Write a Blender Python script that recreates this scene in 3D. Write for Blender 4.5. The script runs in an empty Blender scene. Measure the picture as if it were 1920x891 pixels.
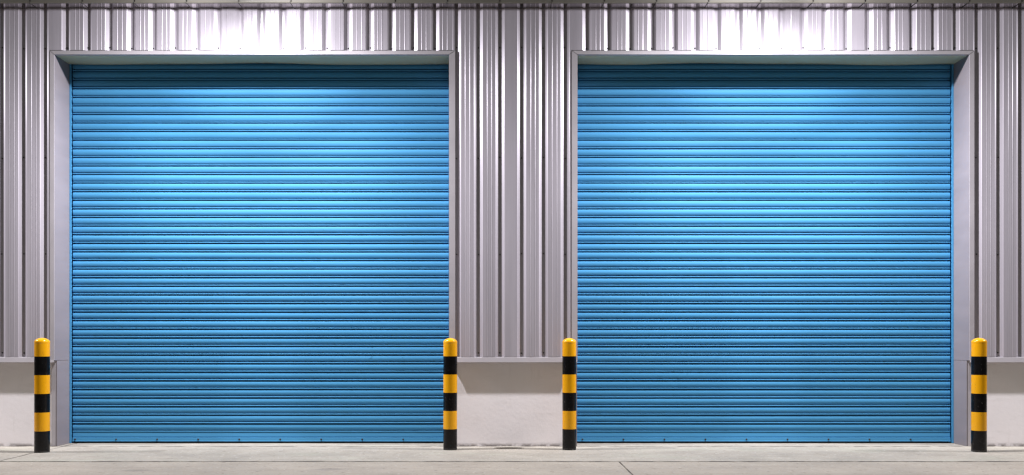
import bpy, bmesh, math, random
from mathutils import Vector, noise
random.seed(7)
S = bpy.context.scene
C = S.collection
R = math.radians

# ------------------------------------------------------------------ helpers
def link(name, bm, mats, parent=None, smooth=False):
    me = bpy.data.meshes.new(name)
    bm.normal_update()
    bm.to_mesh(me); bm.free()
    for m in (mats if isinstance(mats, (list, tuple)) else [mats]):
        me.materials.append(m)
    if smooth:
        for p in me.polygons: p.use_smooth = True
    o = bpy.data.objects.new(name, me)
    C.objects.link(o)
    if parent: o.parent = parent
    return o

def empty(name, loc=(0, 0, 0)):
    o = bpy.data.objects.new(name, None)
    o.empty_display_size = .1
    o.location = loc
    C.objects.link(o)
    return o

def tag(o, label=None, cat=None, group=None, kind=None):
    if label: o['label'] = label
    if cat: o['category'] = cat
    if group: o['group'] = group
    if kind: o['kind'] = kind
    return o

def quad(bm, pts, mi=0):
    f = bm.faces.new([bm.verts.new(p) for p in pts])
    f.material_index = mi
    return f

def box(bm, x0, x1, y0, y1, z0, z1, bevel=0, mi=0):
    r = bmesh.ops.create_cube(bm, size=1)
    vs = r['verts']
    for v in vs:
        v.co = Vector(((x0 + x1) / 2 + v.co.x * (x1 - x0), (y0 + y1) / 2 + v.co.y * (y1 - y0), (z0 + z1) / 2 + v.co.z * (z1 - z0)))
    fs = {f for v in vs for f in v.link_faces}
    for f in fs: f.material_index = mi
    if bevel:
        es = {e for v in vs for e in v.link_edges}
        bmesh.ops.bevel(bm, geom=list(es), offset=bevel, segments=2, affect='EDGES', profile=.6)

def prism(bm, poly, y0, y1, mi=0):
    """polygon in the x-z plane given depth along y"""
    a = [bm.verts.new((x, y0, z)) for x, z in poly]
    b = [bm.verts.new((x, y1, z)) for x, z in poly]
    n = len(poly)
    fs = [bm.faces.new(a), bm.faces.new(b[::-1])]
    for i in range(n):
        fs.append(bm.faces.new((a[i], b[i], b[(i + 1) % n], a[(i + 1) % n])))
    for f in fs: f.material_index = mi
    bmesh.ops.recalc_face_normals(bm, faces=fs)

def extrude_x(bm, prof, x0, x1, closed=False, nx=1, mi=0):
    """profile of (y, z) points swept along x"""
    xs = [x0 + (x1 - x0) * i / nx for i in range(nx + 1)]
    rows = [[bm.verts.new((x, y, z)) for y, z in prof] for x in xs]
    n = len(prof)
    for a, b in zip(rows, rows[1:]):
        for i in range(n if closed else n - 1):
            j = (i + 1) % n
            f = bm.faces.new((a[i], b[i], b[j], a[j])); f.material_index = mi
    return rows

def lathe(bm, prof, seg=40, mi_fn=None):
    rings = []
    for r, z in prof:
        if r < 1e-6: rings.append([bm.verts.new((0, 0, z))])
        else: rings.append([bm.verts.new((r * math.cos(2 * math.pi * k / seg), r * math.sin(2 * math.pi * k / seg), z)) for k in range(seg)])
    for i, (a, b) in enumerate(zip(rings, rings[1:])):
        for k in range(seg):
            l = (k + 1) % seg
            if len(b) == 1: vs = (a[k], a[l], b[0])
            elif len(a) == 1: vs = (a[0], b[l], b[k])
            else: vs = (a[k], a[l], b[l], b[k])
            f = bm.faces.new(vs)
            if mi_fn: f.material_index = mi_fn((prof[i][1] + prof[i + 1][1]) / 2)

# ------------------------------------------------------------------ materials
def mat(name, col, rough=.5, metal=0., spec=.5, var=.06, scale=(3, 3, 3), detail=6, bump=0., bump_scale=(40, 40, 40),
        rough_var=.08, tint=None, coat=0.):
    m = bpy.data.materials.new(name); m.use_nodes = True
    nt = m.node_tree; N = nt.nodes; L = nt.links
    b = N['Principled BSDF']
    b.inputs['Metallic'].default_value = metal
    b.inputs['Specular IOR Level'].default_value = spec
    b.inputs['Coat Weight'].default_value = coat
    b.inputs['Coat Roughness'].default_value = .12
    tc = N.new('ShaderNodeTexCoord')
    mp = N.new('ShaderNodeMapping'); mp.inputs['Scale'].default_value = scale
    L.new(tc.outputs['Object'], mp.inputs['Vector'])
    nz = N.new('ShaderNodeTexNoise'); nz.inputs['Scale'].default_value = 1; nz.inputs['Detail'].default_value = detail
    nz.inputs['Roughness'].default_value = .62
    L.new(mp.outputs['Vector'], nz.inputs['Vector'])
    rp = N.new('ShaderNodeValToRGB')
    rp.color_ramp.elements[0].position = .3; rp.color_ramp.elements[1].position = .7
    d = [max(0, c * (1 - var)) for c in col]; u = [min(1, c * (1 + var)) for c in (tint or col)]
    rp.color_ramp.elements[0].color = (*d, 1); rp.color_ramp.elements[1].color = (*u, 1)
    L.new(nz.outputs['Fac'], rp.inputs['Fac'])
    L.new(rp.outputs['Color'], b.inputs['Base Color'])
    mr = N.new('ShaderNodeMapRange')
    mr.inputs['From Min'].default_value = .3; mr.inputs['From Max'].default_value = .7
    mr.inputs['To Min'].default_value = max(.02, rough - rough_var); mr.inputs['To Max'].default_value = rough + rough_var
    L.new(nz.outputs['Fac'], mr.inputs['Value']); L.new(mr.outputs['Result'], b.inputs['Roughness'])
    if bump:
        m2 = N.new('ShaderNodeMapping'); m2.inputs['Scale'].default_value = bump_scale
        L.new(tc.outputs['Object'], m2.inputs['Vector'])
        n2 = N.new('ShaderNodeTexNoise'); n2.inputs['Scale'].default_value = 1; n2.inputs['Detail'].default_value = 4
        L.new(m2.outputs['Vector'], n2.inputs['Vector'])
        bp = N.new('ShaderNodeBump'); bp.inputs['Strength'].default_value = bump; bp.inputs['Distance'].default_value = .01
        L.new(n2.outputs['Fac'], bp.inputs['Height']); L.new(bp.outputs['Normal'], b.inputs['Normal'])
    m['bsdf'] = 1
    return m

def nodes(m): return m.node_tree.nodes, m.node_tree.links, m.node_tree.nodes['Principled BSDF']

def overlay(m, mask_fn, col):
    """mix a stain of its own colour over the base colour; mask_fn(N, L, objcoord) -> socket"""
    N, L, b = nodes(m)
    tc = N.new('ShaderNodeTexCoord')
    fac = mask_fn(N, L, tc.outputs['Object'])
    mx = N.new('ShaderNodeMix'); mx.data_type = 'RGBA'
    src = b.inputs['Base Color'].links[0].from_socket
    L.new(fac, mx.inputs['Factor']); L.new(src, mx.inputs['A']); mx.inputs['B'].default_value = (*col, 1)
    L.new(mx.outputs['Result'], b.inputs['Base Color'])

def noise_mask(scale, lo, hi, strength=1., detail=5, offset=(0, 0, 0)):
    def fn(N, L, co):
        mp = N.new('ShaderNodeMapping'); mp.inputs['Scale'].default_value = scale; mp.inputs['Location'].default_value = offset
        L.new(co, mp.inputs['Vector'])
        nz = N.new('ShaderNodeTexNoise'); nz.inputs['Scale'].default_value = 1; nz.inputs['Detail'].default_value = detail
        nz.inputs['Roughness'].default_value = .65
        L.new(mp.outputs['Vector'], nz.inputs['Vector'])
        mr = N.new('ShaderNodeMapRange'); mr.inputs['From Min'].default_value = lo; mr.inputs['From Max'].default_value = hi
        mr.inputs['To Max'].default_value = strength
        L.new(nz.outputs['Fac'], mr.inputs['Value'])
        return mr.outputs['Result']
    return fn

def line_mask(axis, pos, width, strength=1., scale=(8, 8, 8), thr=(.35, .6), wob=.01):
    """a dirty line along a joint at one coordinate, broken up by noise"""
    def fn(N, L, co):
        sp = N.new('ShaderNodeSeparateXYZ'); L.new(co, sp.inputs[0])
        mp = N.new('ShaderNodeMapping'); mp.inputs['Scale'].default_value = scale; L.new(co, mp.inputs['Vector'])
        nz = N.new('ShaderNodeTexNoise'); nz.inputs['Scale'].default_value = 1; nz.inputs['Detail'].default_value = 5
        L.new(mp.outputs['Vector'], nz.inputs['Vector'])
        def M(op, a, b_):
            n = N.new('ShaderNodeMath'); n.operation = op
            for i, v in enumerate((a, b_)):
                if isinstance(v, (int, float)): n.inputs[i].default_value = v
                else: L.new(v, n.inputs[i])
            return n.outputs[0]
        w = M('MULTIPLY', M('SUBTRACT', nz.outputs['Fac'], .5), wob * 4)
        dd = M('ABSOLUTE', M('ADD', M('SUBTRACT', sp.outputs[axis], pos), w), 0)
        mr = N.new('ShaderNodeMapRange'); mr.inputs['From Min'].default_value = width; mr.inputs['From Max'].default_value = width * .3
        L.new(dd, mr.inputs['Value'])
        m2 = N.new('ShaderNodeMapRange'); m2.inputs['From Min'].default_value = thr[0]; m2.inputs['From Max'].default_value = thr[1]
        m2.inputs['To Max'].default_value = strength
        L.new(nz.outputs['Fac'], m2.inputs['Value'])
        return M('MULTIPLY', mr.outputs['Result'], m2.outputs['Result'])
    return fn

M_clad = mat('silver_sheet_paint', (.44, .41, .463), .40, .25, .5, .10, (9, 9, .35), bump=.006, bump_scale=(6, 6, 1.2))
overlay(M_clad, noise_mask((22, 22, .5), .60, .80, .22), (.24, .22, .22))
overlay(M_clad, noise_mask((9, 9, 5), .68, .80, .30, offset=(3, 1, 7)), (.56, .54, .56))
overlay(M_clad, noise_mask((85, 85, .25), .52, .72, .13, 3, (2, 2, 2)), (.27, .25, .27))
overlay(M_clad, noise_mask((70, 70, .3), .54, .72, .14, 3, (5, 2, 8)), (.60, .58, .61))
M_gut = mat('glossy_gutter_sheet', (.36, .335, .345), .06, 1.0, .5, .05, (2, 2, 2), rough_var=.03)
M_trim = mat('grey_trim_paint', (.43, .405, .435), .42, .15, .5, .06, (2, 2, 2.5), bump=.03, bump_scale=(9, 9, 9))
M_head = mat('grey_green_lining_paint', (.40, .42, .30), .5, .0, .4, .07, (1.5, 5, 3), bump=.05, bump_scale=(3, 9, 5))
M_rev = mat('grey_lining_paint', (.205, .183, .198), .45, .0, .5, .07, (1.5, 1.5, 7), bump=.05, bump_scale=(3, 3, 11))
M_plin = mat('painted_plaster', (.82, .78, .80), .7, 0, .3, .04, (2, 2, 2), bump=.09, bump_scale=(34, 34, 34))
overlay(M_plin, noise_mask((3, 3, 9), .56, .76, .22), (.45, .42, .41))
overlay(M_plin, noise_mask((9, 9, 1.2), .60, .76, .22, 5, (4, 4, 1)), (.42, .385, .36))
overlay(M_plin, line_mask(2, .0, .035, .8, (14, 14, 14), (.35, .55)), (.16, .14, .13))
M_blue = mat('blue_shutter_paint', (.070, .292, .545), .66, .0, .12, .05, (.6, .6, 6), rough_var=.07)
overlay(M_blue, noise_mask((1.3, 3, 14), .60, .80, .16), (.03, .12, .26))
overlay(M_blue, noise_mask((26, 26, 38), .74, .77, .35, 3, (2, 5, 1)), (.008, .02, .05))
def scuffs(cx, cz, r):
    def fn(N, L, co):
        mp = N.new('ShaderNodeMapping'); mp.inputs['Location'].default_value = (-cx / r, 0, -cz / r * 2); mp.inputs['Scale'].default_value = (1 / r, 0, 2 / r)
        L.new(co, mp.inputs['Vector'])
        ln = N.new('ShaderNodeVectorMath'); ln.operation = 'LENGTH'; L.new(mp.outputs['Vector'], ln.inputs[0])
        a = N.new('ShaderNodeMapRange'); a.inputs['From Min'].default_value = 1; a.inputs['From Max'].default_value = .4; L.new(ln.outputs['Value'], a.inputs['Value'])
        m = noise_mask((16, 10, 60), .60, .66, .8, 4, (1, 1, 1))(N, L, co)
        mu = N.new('ShaderNodeMath'); mu.operation = 'MULTIPLY'; L.new(a.outputs['Result'], mu.inputs[0]); L.new(m, mu.inputs[1])
        return mu.outputs[0]
    return fn
overlay(M_blue, scuffs(-1.08, .85, .32), (.012, .05, .10))
overlay(M_blue, scuffs(1.6, .70, .30), (.015, .06, .12))
M_rub = mat('black_rubber', (.012, .012, .013), .7)
M_dark = mat('dark_void', (.02, .019, .018), .9)
M_steel = mat('dark_screw_steel', (.03, .028, .028), .4, .5)
M_yel = mat('yellow_post_paint', (.79, .365, .005), .15, 0, .4, .05, (7, 7, 2), bump=.05, bump_scale=(45, 45, 30), rough_var=.07)
overlay(M_yel, noise_mask((30, 30, 8), .60, .72, .4), (.45, .19, .01))
overlay(M_yel, noise_mask((60, 60, 45), .68, .72, .8, 3, (3, 1, 4)), (.10, .05, .02))
M_blk = mat('black_post_paint', (.005, .0045, .005), .13, 0, .25, .25, (8, 8, 8), bump=.05, bump_scale=(45, 45, 30), rough_var=.08)
overlay(M_blk, noise_mask((55, 55, 30), .66, .72, .5, 3, (3, 7, 4)), (.10, .095, .09))
overlay(M_blk, line_mask(2, .0, .02, .6, (25, 25, 25), (.35, .6)), (.12, .115, .11))
M_roof = mat('roof_sheet', (.35, .34, .35), .4, .5)

M_pav = mat('pavement_concrete', (.315, .290, .252), .85, 0, .25, .16, (2.2, 3.0, 3), detail=12, bump=.6, bump_scale=(30, 30, 40))
overlay(M_pav, noise_mask((3.2, 7, 4), .52, .68, .55, 8), (.25, .225, .19))
overlay(M_pav, noise_mask((22, 16, 8), .58, .68, .75, 4, (1, 9, 2)), (.19, .17, .145))
overlay(M_pav, noise_mask((30, 18, 8), .58, .70, .6, 4, (5, 2, 2)), (.52, .49, .44))
overlay(M_pav, noise_mask((1.1, 2.5, 1), .52, .72, .40, 6, (7, 2, 0)), (.34, .365, .29))
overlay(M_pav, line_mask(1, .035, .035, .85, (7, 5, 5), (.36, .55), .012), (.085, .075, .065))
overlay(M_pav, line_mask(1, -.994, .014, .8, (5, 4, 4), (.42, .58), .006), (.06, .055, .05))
M_yard = mat('yard_concrete', (.31, .277, .235), .85, 0, .25, .12, (1.6, 2.4, 3), detail=12, bump=.6, bump_scale=(30, 30, 40))
overlay(M_yard, noise_mask((1.6, 5, 4), .52, .70, .50, 8), (.235, .205, .17))
overlay(M_yard, noise_mask((20, 14, 8), .58, .68, .7, 4, (4, 3, 2)), (.18, .155, .13))
overlay(M_yard, noise_mask((28, 16, 8), .58, .70, .55, 4, (9, 3, 2)), (.46, .42, .36))

# ------------------------------------------------------------------ measures
PITCH = .1948
ZC = 3.936                       # underside of the gutter
CL_BOT = .808                    # lower edge of the cladding
DOORS = [dict(x0=-4.012, x1=-.469, wl=.040, wr=.056), dict(x0=.683, x1=4.202, wl=.052, wr=.044)]
ZH = 3.520                       # underside of the door heads
HT = .036                        # height of the head trim
YV, YW, YP, YS = .0195, .036, .048, .30
X0, X1 = -11.0, 11.0

# ------------------------------------------------------------------ the warehouse
wh = tag(empty('warehouse', (0, .3, 0)), 'silver ribbed metal warehouse with two large blue roller shutter doors', 'warehouse')
def part(name, bm, mats, parent=None, smooth=False):
    o = link(name, bm, mats, parent or wh, smooth)
    if parent is None: o.location = (0, -.3, 0)
    return o

# cladding sheet: profile along x, one cell per pitch; valleys at n * PITCH
PLAIN = {0, 3, -21, -34, 31, 16}
def cell(n):
    x = n * PITCH - .012; j = lambda s: random.uniform(-s, s)
    a, b = .0095, .0262                                   # half valley, slope run
    p = [(x - a, YV), (x + a, YV), (x + a + b, .0035), (x + a + b + .004, 0)]
    if n not in PLAIN:
        c0, c1 = x + a + b, x + PITCH - a - b
        for t in ((.36, .68) if n % 3 else (.30, .62)):
            t += j(.02); r = c0 + t * (c1 - c0); h = .0016
            y0, y1 = j(.0009), j(.0009)
            p += [(r - .0040, y0), (r - .0018, y0 - h), (r + .0018, y1 - h), (r + .0040, y1)]
    p += [(x + PITCH - a - b - .004, 0), (x + PITCH - a - b, .0035)]
    return p
prof = []
for n in range(int(X0 / PITCH), int(X1 / PITCH)): prof += cell(n)
XL, XR = prof[0][0], prof[-1][0]
def clip(a, b):
    out = []
    for (xa, ya), (xb, yb) in zip(prof, prof[1:]):
        if xb <= a or xa >= b: continue
        for x in (max(xa, a), min(xb, b)):
            y = ya + (yb - ya) * (x - xa) / (xb - xa) if xb > xa else ya
            if not out or x - out[-1][0] > 1e-6: out.append((x, y))
    return out
ZT = ZC + .05
spans = []
d0, d1 = DOORS
spans.append((XL, d0['x0'] - d0['wl'] - .002, CL_BOT))
spans.append((d0['x0'] - d0['wl'] - .002, d0['x1'] + d0['wr'] + .002, ZH + HT + .006))
spans.append((d0['x1'] + d0['wr'] + .002, d1['x0'] - d1['wl'] - .002, CL_BOT))
spans.append((d1['x0'] - d1['wl'] - .002, d1['x1'] + d1['wr'] + .002, ZH + HT + .006))
spans.append((d1['x1'] + d1['wr'] + .002, XR, CL_BOT))
bm = bmesh.new()
for a, b, zb in spans:
    pts = clip(a, b)
    for (xa, ya), (xb, yb) in zip(pts, pts[1:]):
        # a sheet 1 mm thick with a closed lower edge
        quad(bm, [(xa, ya, zb), (xb, yb, zb), (xb, yb, ZT), (xa, ya, ZT)])
        quad(bm, [(xa, ya + .001, zb), (xa, ya + .001, ZT), (xb, yb + .001, ZT), (xb, yb + .001, zb)])
        quad(bm, [(xa, ya + .001, zb), (xb, yb + .001, zb), (xb, yb, zb), (xa, ya, zb)])
bmesh.ops.remove_doubles(bm, verts=bm.verts, dist=1e-5)
clad = part('cladding', bm, M_clad)

# screws in the valleys
sb = bmesh.new()
lathe(sb, [(.0065, 0), (.0065, .0012), (.0042, .0018), (.0042, .005), (.003, .006), (0, .006)], 10)
bmesh.ops.rotate(sb, verts=sb.verts, cent=(0, 0, 0), matrix=__import__('mathutils').Matrix.Rotation(R(90), 3, 'X'))
s0 = link('screw', sb, M_steel, clad, True); first = True
for n in range(-23, 24):
    x = n * PITCH - .012
    over = any(d['x0'] - d['wl'] < x < d['x1'] + d['wr'] for d in DOORS)
    for z in ((3.585,) if over else (3.585, 2.597, 1.73, .845)):
        o = s0 if first else s0.copy()
        if not first: C.objects.link(o); o.parent = clad
        first = False
        o.location = (x + random.uniform(-.003, .003), YV - .0005, z + random.uniform(-.006, .006))

# solid wall core behind the sheet, with the two openings left free
bm = bmesh.new()
px = [X0] 
op = [(d['x0'] - .012, d['x1'] + .012) for d in DOORS]
for a, b in ((XL, op[0][0]), (op[0][1], op[1][0]), (op[1][1], XR)):
    box(bm, a, b, YW, .42, .79, ZH + .03)
box(bm, XL, XR, YW, .42, ZH + .03, ZT + .3)
part('wall_core', bm, M_dark)
for a, b in ((XL, op[0][0]), (op[0][1], op[1][0]), (op[1][1], XR)):
    bm = bmesh.new(); box(bm, a, b, YP, .42, -.05, .787)
    part('plinth_wall', bm, M_plin)
    # folded drip flashing under the sheet
    bm = bmesh.new()
    e0, e1 = (a if a == XL else a + .012 - 0), (b if b == XR else b - .012)
    if a != XL: e0 = a - .010
    if b != XR: e1 = b + .010
    extrude_x(bm, [(.040, .8065), (.003, .8065), (-.0015, .804), (-.0065, .760), (-.0035, .756), (.0, .759), (.004, .797), (.040, .800)], e0, e1, True)
    part('drip_flashing', bm, M_trim)

# gutter under the eave, made of short lengths with lapped ends
bm = bmesh.new()
GP = .4605
gp = [(.05, ZC + .006), (-.004, ZC + .002), (-.118, ZC), (-.124, ZC - .0045), (-.133, ZC - .0045), (-.139, ZC + .003), (-.139, ZC + .13),
      (-.125, ZC + .13), (-.125, ZC + .02), (.05, ZC + .02)]
k = -24
while k * GP < XR:
    a, b = max(k * GP - .008, XL), min((k + 1) * GP - .008, XR)
    rows = []
    for x, dz in ((a - .010, -.0015), (b, .0006)):
        rows.append([bm.verts.new((x, y, z + dz)) for y, z in gp])
    for i in range(len(gp)):
        j = (i + 1) % len(gp)
        bm.faces.new((rows[0][i], rows[1][i], rows[1][j], rows[0][j])).material_index = 2 if 2 <= i <= 6 else 0
    bm.faces.new(rows[0]); bm.faces.new(rows[1][::-1])
    lap = [(y, z - .0030) for y, z in gp[1:6]]               # sealant line along the lap
    extrude_x(bm, lap + [(y, z + .002) for y, z in lap[::-1]], a - .0135, a - .0095, True, mi=1)
    k += 1
bmesh.ops.recalc_face_normals(bm, faces=bm.faces)
part('gutter', bm, [M_gut, M_rub, mat('gutter_front_paint', (.15, .14, .12), .5, .1)])
# roof and rear body of the building
bm = bmesh.new()
prism_pts = [(-.10, ZC + .10), (-.10, ZC + .14), (9, ZC + 1.1), (9, ZC + 1.06)]
extrude_x(bm, prism_pts, XL, XR, True)
part('roof', bm, M_roof)
bm = bmesh.new()
box(bm, XL, XL + .2, .43, 9, 0, ZC + .12); box(bm, XR - .2, XR, .43, 9, 0, ZC + .12); box(bm, XL, XR, 9.01, 9.2, 0, ZC + 1.05)
part('rear_wall', bm, M_clad)

# door frames with linings, and roller shutters
SP, SZ0 = .0800, .111
def wave(x): return .007 * math.sin(x * 2.3 + .8) + .003 * math.sin(x * 5.1)
for di, d in enumerate(DOORS):
    x0, x1, wl, wr = d['x0'], d['x1'], d['wl'], d['wr']
    yf = -.004
    bm = bmesh.new(); g = .0012
    JB = .776
    prism(bm, [(x0 - wl, JB), (x0, JB), (x0, ZH - g), (x0 - wl, ZH + HT - g)], yf, YV + .006)
    prism(bm, [(x1, JB), (x1 + wr, JB), (x1 + wr, ZH + HT - g), (x1, ZH - g)], yf, YV + .006)
    prism(bm, [(x0 - wl, ZH + HT + g * .5), (x0 + g, ZH + g * .5), (x1 - g, ZH + g * .5), (x1 + wr, ZH + HT + g * .5)], yf, YV + .006)
    es = [e for e in bm.edges if abs(e.verts[0].co.y - yf) < 1e-6 and abs(e.verts[1].co.y - yf) < 1e-6]
    bmesh.ops.bevel(bm, geom=es, offset=.0018, segments=2, affect='EDGES')
    fr = part('door_frame', bm, M_trim)
    # upper jamb linings, slightly rippled sheet
    for s, x in ((1, x0), (-1, x1)):
        bm = bmesh.new(); nz = 60
        col = []
        for i in range(nz + 1):
            z = JB + (ZH - JB) * i / nz
            w = .0012 * noise.noise(Vector((x * 3, z * 5, 0)))
            col.append([bm.verts.new((x + s * (.0015 + w * t), yf + .006 + (.40) * t, z)) for t in (0, .25, .5, .75, 1)]
                       + [bm.verts.new((x - s * .010, yf + .006 + .40 * t, z)) for t in (1, .75, .5, .25, 0)])
        for a, b in zip(col, col[1:]):
            for i in range(10): bm.faces.new((a[i], a[(i + 1) % 10], b[(i + 1) % 10], b[i]))
        bm.faces.new(col[0]); bm.faces.new(col[-1][::-1])
        bmesh.ops.recalc_face_normals(bm, faces=bm.faces)
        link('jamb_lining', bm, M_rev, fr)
        # lower jamb lining, set back to the plinth
        bm = bmesh.new(); box(bm, min(x + s * .001, x - s * .011), max(x + s * .001, x - s * .011), YP - .004, .40, 0.001, JB - .003, .0015)
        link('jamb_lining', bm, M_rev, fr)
        # corner strip covering the plinth edge beside the opening
        bm = bmesh.new(); box(bm, min(x - s * .0125, x - s * .048), max(x - s * .0125, x - s * .048), YP - .006, YP + .02, 0.002, JB - .004, .0015)
        link('corner_strip', bm, M_trim, fr)
    bm = bmesh.new()                                        # head lining with a buckled inner edge
    nx = 70; rows = []
    for i in range(nx + 1):
        x = x0 + .001 + (x1 - x0 - .002) * i / nx
        e = min(1, (i / nx) * 8, (1 - i / nx) * 8)
        rows.append([bm.verts.new((x, yf + .006 + .27 * t, ZH + .001 - 0 + wave(x + di) * e * t * t)) for t in (0, .3, .6, .85, 1)]
                    + [bm.verts.new((x, yf + .006 + .27 * t, ZH + .012 + wave(x + di) * e * t * t)) for t in (1, .85, .6, .3, 0)])
    for a, b in zip(rows, rows[1:]):
        for i in range(10): bm.faces.new((a[i], a[(i + 1) % 10], b[(i + 1) % 10], b[i]))
    bmesh.ops.recalc_face_normals(bm, faces=bm.faces)
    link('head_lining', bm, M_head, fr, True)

    # shutter curtain: 39 + 5 interlocking curved slats
    xa, xb = x0 + (.022), x1 - (.022)
    bm = bmesh.new()
    def bend(bm, vs, i):                                    # the long slats are never quite straight
        for v in vs: v.co.z += .0006 * math.sin(v.co.x * 1.1 + i * .9 + di) + .0003 * math.sin(v.co.x * .5 + i * 2.3)
    for i in range(45):
        zb = SZ0 + i * SP
        dv = random.uniform(-.0008, .0008)
        bead = [(-.0044, .004), (-.0046, -.0060), (-.0026, -.0082), (.0020, -.0082), (.0042, -.0060), (.0042, .004)]
        rows = extrude_x(bm, [(YS + dv + y, zb + z) for z, y in bead], xa, xb, True, 16)
        bend(bm, [v for r in rows for v in r], i)
        if i == 44: break
        z0_, z1_ = zb + .0136, zb + .0650
        sag = .0056; ns = 12
        # visible curved face, its rolled edges, and the hollow joint behind the bead above
        pr = [(YS + .040, zb + .024), (YS + .0015, zb + .024), (YS + .0015, z0_ + .0005)]
        for q in range(ns + 1):
            t = q / ns
            pr.append((YS + dv - .0012 - sag * (1 - (2 * t - 1) ** 2), z0_ + (z1_ - z0_) * t))
        pr += [(YS + .0015, z1_ - .0005), (YS + .0015, zb + .056), (YS + .040, zb + .056), (YS + .040, zb + SP + .024)]
        rows = extrude_x(bm, pr, xa, xb, False, 16)
        bend(bm, [v for r in rows for v in r], i)
    extrude_x(bm, [(YS + .0405, SZ0 - .012), (YS + .0405, SZ0 + .024)], xa, xb)
    sh = part('roller_shutter', bm, M_blue)
    # sharp-ish shading on slats
    # bottom rail: upper panel, lap, lower angle with bolts, rubber seal
    bm = bmesh.new()
    extrude_x(bm, [(YS + .015, SZ0 - .007), (YS - .004, SZ0 - .010), (YS - .0055, .062), (YS - .002, .059), (YS + .010, .058), (YS + .010, .053), (YS - .010, .0525),
                   (YS - .012, .050), (YS - .012, .024), (YS - .015, .0195), (YS + .015, .0195)], xa, xb, True)
    link('bottom_rail', bm, M_blue, sh)
    bm = bmesh.new(); box(bm, xa, xb, YS + .03, YS + .042, .0005, .0190)
    link('rubber_seal', bm, M_rub, sh)
    for s, x in ((1, x0), (-1, x1)):
        bm = bmesh.new()
        a, b = x + s * .002, x + s * .0185
        box(bm, min(a, b), max(a, b), YS - .030, YS - .024, .004, ZH + .03, .0012)
        box(bm, min(a, a + s * .004), max(a, a + s * .004), YS - .0235, YS + .05, .004, ZH + .03)
        link('guide_rail', bm, M_blue, sh)
    nb = 10
    bb = bmesh.new()
    lathe(bb, [(.0085, 0), (.0085, .0012), (.006, .002), (.006, .0065), (.0045, .008), (0, .0085)], 12)
    bmesh.ops.rotate(bb, verts=bb.verts, cent=(0, 0, 0), matrix=__import__('mathutils').Matrix.Rotation(R(90), 3, 'X'))
    proto = link('bolt', bb, M_steel, sh, True)
    bx0 = -3.965 if di == 0 else .755
    for i in range(nb):
        x = bx0 + i * .3815
        if x > x1 - .03: break
        o = proto if i == 0 else proto.copy()
        if i: C.objects.link(o); o.parent = sh
        o.location = (x, YS - .0125, .036)

# flood lamps on brackets above the gutter, one over each bay
LAMPS = [-6.92, -2.24, 2.44, 7.12]
LH, LZ = 3.960, .605
LAMP_W, F_BACK, F_SIDE, F_DOWN, F_OBL = 130, .12, 1.25, 2.9, 8.0
M_lens = bpy.data.materials.new('lamp_lens'); M_lens.use_nodes = True
nb_ = M_lens.node_tree.nodes['Principled BSDF']
nb_.inputs['Emission Color'].default_value = (1, .98, 1, 1); nb_.inputs['Emission Strength'].default_value = 8
lamp_col = (.99, .965, 1.0)
for x in LAMPS:
    bm = bmesh.new()
    box(bm, x - .13, x + .13, -LZ - .09, -LZ + .09, LH + .075, LH + .16, .012)
    box(bm, x - .012, x + .012, -LZ + .091, -.1255, LH + .11, LH + .134)
    fl = part('flood_lamp', bm, M_steel)
    bm = bmesh.new(); box(bm, x - .10, x + .10, -LZ - .07, -LZ + .07, LH + .066, LH + .0745)
    link('lens', bm, M_lens, fl)
    # one luminaire: broad sideways throw, strong down, a shade cutting the light back to the wall
    ld = bpy.data.lights.new('lamp_light', 'POINT'); ld.energy = LAMP_W; ld.color = lamp_col; ld.shadow_soft_size = .045
    ld.use_nodes = True
    N = ld.node_tree.nodes; L = ld.node_tree.links; em = N['Emission']
    geo = N.new('ShaderNodeNewGeometry'); sp = N.new('ShaderNodeSeparateXYZ'); L.new(geo.outputs['Incoming'], sp.inputs[0])
    def M(op, p, q):
        n = N.new('ShaderNodeMath'); n.operation = op
        for i, v in enumerate((p, q)):
            if isinstance(v, (int, float)): n.inputs[i].default_value = v
            else: L.new(v, n.inputs[i])
        return n.outputs[0]
    side = M('MULTIPLY', M('POWER', M('ABSOLUTE', sp.outputs['X'], 0), 3.2), F_SIDE)
    down = M('MULTIPLY', M('POWER', M('MAXIMUM', M('MULTIPLY', sp.outputs['Z'], -1), 0), 3), F_DOWN)
    yp = M('MAXIMUM', sp.outputs['Y'], 0)
    bell = M('MULTIPLY', M('MULTIPLY', M('MULTIPLY', yp, yp), 60), M('POWER', M('SUBTRACT', 1, yp), 5))
    cut = M('MAXIMUM', M('SUBTRACT', M('ADD', 1, bell), M('MULTIPLY', M('MULTIPLY', yp, yp), 1.75)), .60)
    wide = M('SQRT', M('ADD', M('POWER', M('ABSOLUTE', sp.outputs['X'], 0), 2), .06), 0)
    obl = M('MULTIPLY', M('MULTIPLY', wide, M('POWER', M('MAXIMUM', M('MULTIPLY', sp.outputs['Z'], -1), 0), 2.2)), F_OBL)
    L.new(M('ADD', M('ADD', side, F_BACK), M('MULTIPLY', M('ADD', down, obl), cut)), em.inputs['Strength'])
    lo = bpy.data.objects.new('lamp_light', ld); C.objects.link(lo); lo.parent = fl
    lo.location = (x, -LZ, LH)

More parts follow.
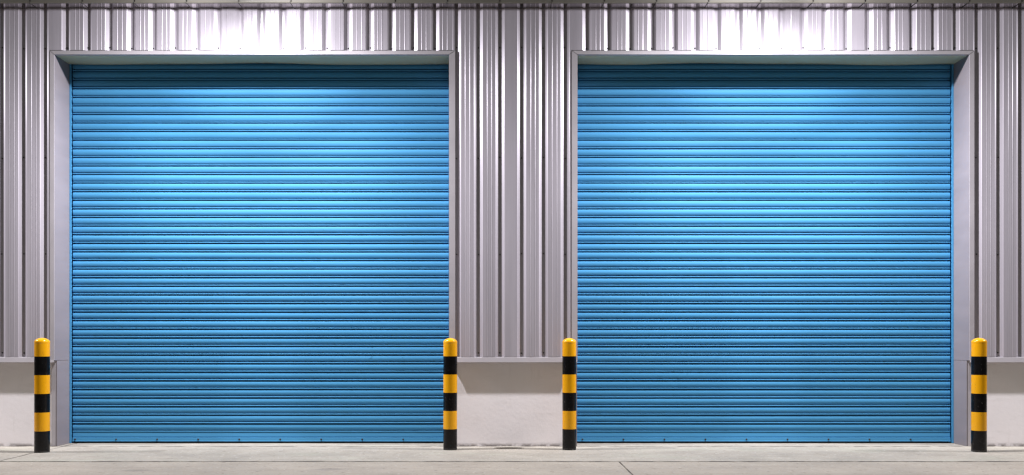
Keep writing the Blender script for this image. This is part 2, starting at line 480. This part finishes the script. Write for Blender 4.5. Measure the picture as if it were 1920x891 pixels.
# ------------------------------------------------------------------ bollards
def bollard():
    r0 = empty('bollard')
    r, H = .064, .975
    bm = bmesh.new()
    zs = [0, .004, .182, .3405, .499, .6575, .816, .930]
    prof_ = [(r, 0)]
    for a, b in zip(zs[1:], zs[2:]):
        prof_ += [(r, a)]
        for t in (.25, .5, .75): prof_.append((r, a + (b - a) * t))
    prof_ += [(r, .930)]
    yel = lambda z: 1 if (.3405 > z > .182 or .6575 > z > .499 or z > .816) else 0
    lathe(bm, prof_, 48, yel)
    link('post', bm, [M_blk, M_yel], r0, True)
    bm = bmesh.new()
    cp = [(r + .0006, .9305), (r + .0012, .938)] + [((r + .001) * math.cos(a) ** 1.15, .938 + .037 * math.sin(a)) for a in [R(q) for q in range(10, 90, 8)]] + [(0, .975)]
    lathe(bm, cp, 48)
    link('cap', bm, M_yel, r0, True)
    return r0
B = bollard()
spots = [(-3.914, -.40, 'yellow and black striped bollard at the left end, by the left shutter\'s outer jamb'),
         (-.447, -.21, 'yellow and black striped bollard at the right edge of the left shutter'),
         (.594, -.21, 'yellow and black striped bollard at the left edge of the right shutter'),
         (4.092, -.36, 'yellow and black striped bollard at the right end, by the right shutter\'s outer jamb')]
for i, (x, y, lab) in enumerate(spots):
    o = B if i == 0 else B.copy()
    if i:
        C.objects.link(o)
        for ch in B.children:
            c = ch.copy(); C.objects.link(c); c.parent = o
    o.location = (x, y, 0); o.rotation_euler = (R(random.uniform(-.2, .2)), R(random.uniform(-.2, .2)), random.uniform(0, 6))
    if i in (0, 3): o.scale = (.95, .95, 1)
    tag(o, lab, 'bollard', 'striped bollards guarding the shutter doors')

# ------------------------------------------------------------------ ground
def sheet(name, x0, x1, y0, y1, z, m, jx=(), th=.12):
    bm = bmesh.new()
    xs = [x0] + list(jx) + [x1]
    for a, b in zip(xs, xs[1:]):
        box(bm, a + .003, b - .003, y0, y1, z - th, z, .004)
    return tag(link(name, bm, m), kind='structure')
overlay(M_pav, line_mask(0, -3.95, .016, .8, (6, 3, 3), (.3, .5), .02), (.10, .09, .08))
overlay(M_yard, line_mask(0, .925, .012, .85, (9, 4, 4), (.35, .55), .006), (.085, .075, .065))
def blot(cx, cy, rx, ry):
    def fn(N, L, co):
        mp = N.new('ShaderNodeMapping'); mp.inputs['Location'].default_value = (-cx / rx, -cy / ry, 0); mp.inputs['Scale'].default_value = (1 / rx, 1 / ry, 0)
        L.new(co, mp.inputs['Vector'])
        nz = N.new('ShaderNodeTexNoise'); nz.inputs['Scale'].default_value = 1.4; nz.inputs['Detail'].default_value = 5; L.new(mp.outputs['Vector'], nz.inputs['Vector'])
        ln = N.new('ShaderNodeVectorMath'); ln.operation = 'LENGTH'; L.new(mp.outputs['Vector'], ln.inputs[0])
        ad = N.new('ShaderNodeMath'); ad.operation = 'ADD'; L.new(ln.outputs['Value'], ad.inputs[0]); L.new(nz.outputs['Fac'], ad.inputs[1])
        mr = N.new('ShaderNodeMapRange'); mr.inputs['From Min'].default_value = 1.5; mr.inputs['From Max'].default_value = .9; mr.inputs['To Max'].default_value = .6
        L.new(ad.outputs[0], mr.inputs['Value'])
        return mr.outputs['Result']
    return fn
overlay(M_yard, blot(-2.66, -1.48, .14, .07), (.17, .155, .14))
overlay(M_yard, blot(-1.26, -1.42, .14, .08), (.20, .18, .165))
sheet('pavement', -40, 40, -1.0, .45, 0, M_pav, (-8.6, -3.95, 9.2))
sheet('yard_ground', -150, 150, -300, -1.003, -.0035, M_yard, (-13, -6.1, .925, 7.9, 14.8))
bm = bmesh.new(); box(bm, -400, 400, -400, 400, -.6, -.13)
tag(link('ground', bm, M_yard), kind='structure')

# ------------------------------------------------------------------ world and camera
w = bpy.data.worlds.new('World'); S.world = w; w.use_nodes = True
bg = w.node_tree.nodes['Background']
bg.inputs['Color'].default_value = (.95, 1.0, .86, 1)
bg.inputs['Strength'].default_value = .09

cam = bpy.data.cameras.new('camera'); co = bpy.data.objects.new('camera', cam); C.objects.link(co)
cam.sensor_width = 36; cam.sensor_fit = 'HORIZONTAL'
cam.lens = 36 * 1650 / 1920
cam.shift_x = 20 / 1920
cam.shift_y = (650 - 445.5) / 1920
cam.clip_end = 1000
co.location = (0, -7.9, .90); co.rotation_euler = (R(90), 0, 0)
S.camera = co
S.cycles.use_adaptive_sampling = False
v = S.view_settings
v.view_transform = 'Standard'; v.look = 'None'; v.exposure = .13; v.gamma = 1; v.use_curve_mapping = False
S.cycles.pixel_filter_type = 'BLACKMAN_HARRIS'; S.cycles.filter_width = 1.35
S.cycles.max_bounces = 8; S.cycles.diffuse_bounces = 5; S.cycles.glossy_bounces = 4
S.cycles.sample_clamp_indirect = 1.5
